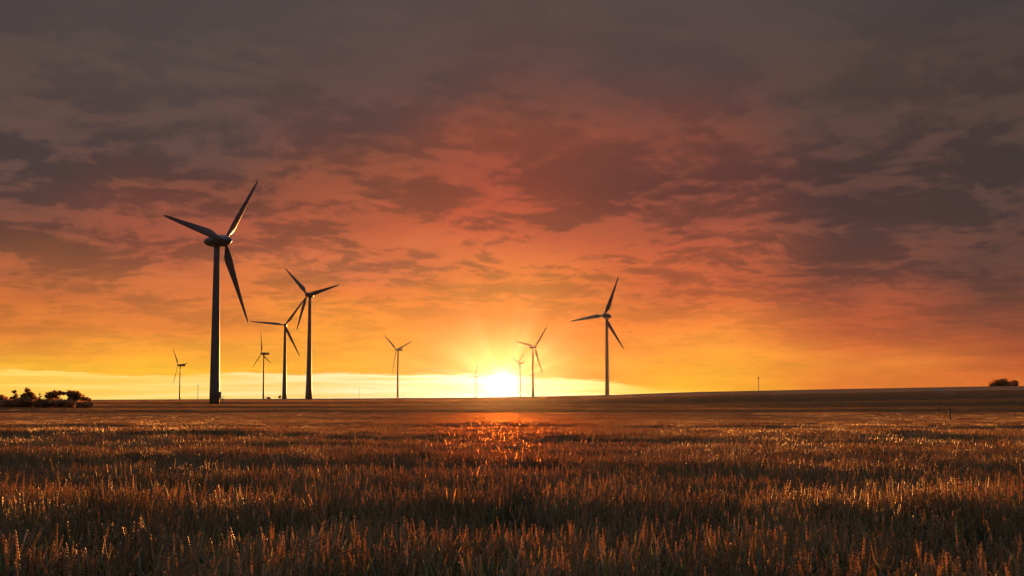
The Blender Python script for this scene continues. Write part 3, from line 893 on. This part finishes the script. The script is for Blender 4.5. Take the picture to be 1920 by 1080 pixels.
fl = M('MULTIPLY', M('SUBTRACT', streak, 0.5), MR(EL, 1.5, 8, 0.65, 0.15))
fc = M('ADD', fc, fl)
fc = M('MAXIMUM', M('MINIMUM', fc, 0.38), -0.42)
def POW(b): return M('POWER', b, fc)
cx = WN('ShaderNodeCombineXYZ'); WL(POW(2.25), cx.inputs[0]); WL(POW(1.75), cx.inputs[1]); WL(POW(1.35), cx.inputs[2])
cloud = VM('MULTIPLY', base, cx.outputs[0])
sdv = dv.normalized()
cosang = VM('DOT_PRODUCT', D, tuple(sdv))
ang = M('MULTIPLY', M('ARCCOSINE', M('MINIMUM', cosang, 0.9999999)), 180 / math.pi)
cloud = VM('SCALE', cloud, scale=M('SUBTRACT', 1.0, M('MULTIPLY', M('EXPONENT', M('MULTIPLY', M('POWER', M('DIVIDE', ang, 6.0), 1.5), -1.0)), 0.5)))
# bright clear gap under the cloud edge, along the horizon
def deg(py, px): return azel(px, py)[1]
gap_top = [(-400, 690), (0, 692), (180, 698), (330, 702), (480, 697), (640, 697), (820, 699), (943, 700), (1040, 704), (1100, 712), (1200, 722), (1300, 728), (1450, 731), (1600, 735), (1960, 745)]
A0, A1 = -45.0, 45.0
azf = M('DIVIDE', M('SUBTRACT', AZ, A0), A1 - A0)
gt = RAMP(azf, [((azel(px, py)[0] - A0) / (A1 - A0), ((deg(py, px) + 1) / 4,) * 3) for px, py in gap_top])
gsep = WN('ShaderNodeSeparateColor'); WL(gt, gsep.inputs[0])
gel = M('SUBTRACT', M('MULTIPLY', gsep.outputs[0], 4.0), 1.0)
edge_n = NOISE(VM('MULTIPLY', D, (6, 6, 60)), 1.0, 7, 0.68)
gel = M('ADD', gel, M('MULTIPLY', M('SUBTRACT', edge_n, 0.5), 1.5))
gmask = MR(M('SUBTRACT', gel, EL), -0.06, 0.16, 0, 1, True)
gcol = RAMP(azf, [((azel(px, 720)[0] - A0) / (A1 - A0), s2l(c)) for px, c in
      [(-300, (250, 170, 60)), (0, (254, 216, 100)), (320, (254, 224, 125)), (640, (255, 232, 165)), (900, (255, 240, 190)), (1050, (255, 232, 160)), (1200, (255, 214, 100)), (1400, (255, 190, 60)), (1700, (250, 150, 50)), (1960, (230, 110, 45))]])
gst = NOISE(VM('MULTIPLY', D, (5, 5, 170)), 1.0, 4, 0.55)
gv = MR(gst, 0.32, 0.68, 0.0, 1.0, True)
gcol = VM('MULTIPLY', gcol, MIX(gv, (0.97, 0.82, 0.55, 1), (1.05, 1.08, 1.25, 1)))
skyc = MIX(gmask, cloud, gcol)
# aureole of the sun
def glow(c, w, p=1.0):
    return VM('SCALE', c, scale=M('EXPONENT', M('MULTIPLY', M('POWER', M('DIVIDE', ang, w), p), -1.0)))
phi = M('ARCTAN2', M('SUBTRACT', EL, SUN_EL), M('SUBTRACT', AZ, SUN_AZ))
pc = WN('ShaderNodeCombineXYZ'); WL(M('COSINE', phi), pc.inputs[0]); WL(M('SINE', phi), pc.inputs[1])
rays = MR(NOISE(pc.outputs[0], 2.2, 3, 0.5), 0.38, 0.66, 0.0, 1.0, True)
beam = VM('SCALE', glow((1.5, 1.0, 0.42), 2.3, 1.2), scale=rays)
gl = VM('ADD', glow((0.5, 0.42, 0.25), 0.8), glow((7.0, 6.2, 5.0), 0.40, 1.3))
gl = VM('ADD', gl, beam)
skyc = VM('ADD', skyc, gl)
# unseen evening sky away from the sunset, brightened overhead to fill the shaded wheat
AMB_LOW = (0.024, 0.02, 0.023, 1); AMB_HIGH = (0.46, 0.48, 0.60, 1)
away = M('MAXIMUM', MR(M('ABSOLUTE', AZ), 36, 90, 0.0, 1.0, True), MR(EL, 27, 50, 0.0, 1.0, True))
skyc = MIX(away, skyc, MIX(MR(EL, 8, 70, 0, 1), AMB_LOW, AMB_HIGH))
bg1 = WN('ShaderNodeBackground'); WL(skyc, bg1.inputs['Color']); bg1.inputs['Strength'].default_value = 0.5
sky = WN('ShaderNodeTexSky'); sky.sky_type = 'NISHITA'; sky.sun_disc = False
sky.sun_elevation = R(SUN_EL); sky.sun_rotation = R(SUN_AZ); sky.air_density = 2.0; sky.dust_density = 3.0
bg2 = WN('ShaderNodeBackground'); WL(sky.outputs[0], bg2.inputs['Color'])
WL(MR(gmask, 0, 1, 0.002, 0.02), bg2.inputs['Strength'])
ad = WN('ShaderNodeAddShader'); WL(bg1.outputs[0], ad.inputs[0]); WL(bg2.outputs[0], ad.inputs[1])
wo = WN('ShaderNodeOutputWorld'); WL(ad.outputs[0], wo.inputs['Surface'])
world.cycles.sampling_method = 'MANUAL'; world.cycles.sample_map_resolution = 1024

# ------------------------------------------------------------------ render settings
scene.view_settings.view_transform = 'Standard'
scene.view_settings.look = 'None'
scene.view_settings.exposure = 1.0
scene.view_settings.gamma = 1
cy = scene.cycles
cy.max_bounces = 6; cy.diffuse_bounces = 3; cy.glossy_bounces = 2; cy.transmission_bounces = 4; cy.volume_bounces = 0
cy.transparent_max_bounces = 4
cy.sample_clamp_direct = 0; cy.sample_clamp_indirect = 2
cy.use_denoising = True
cy.denoising_input_passes = 'RGB_ALBEDO_NORMAL'; cy.denoising_prefilter = 'ACCURATE'
try: cy.denoiser = 'OPENIMAGEDENOISE'
except Exception: pass
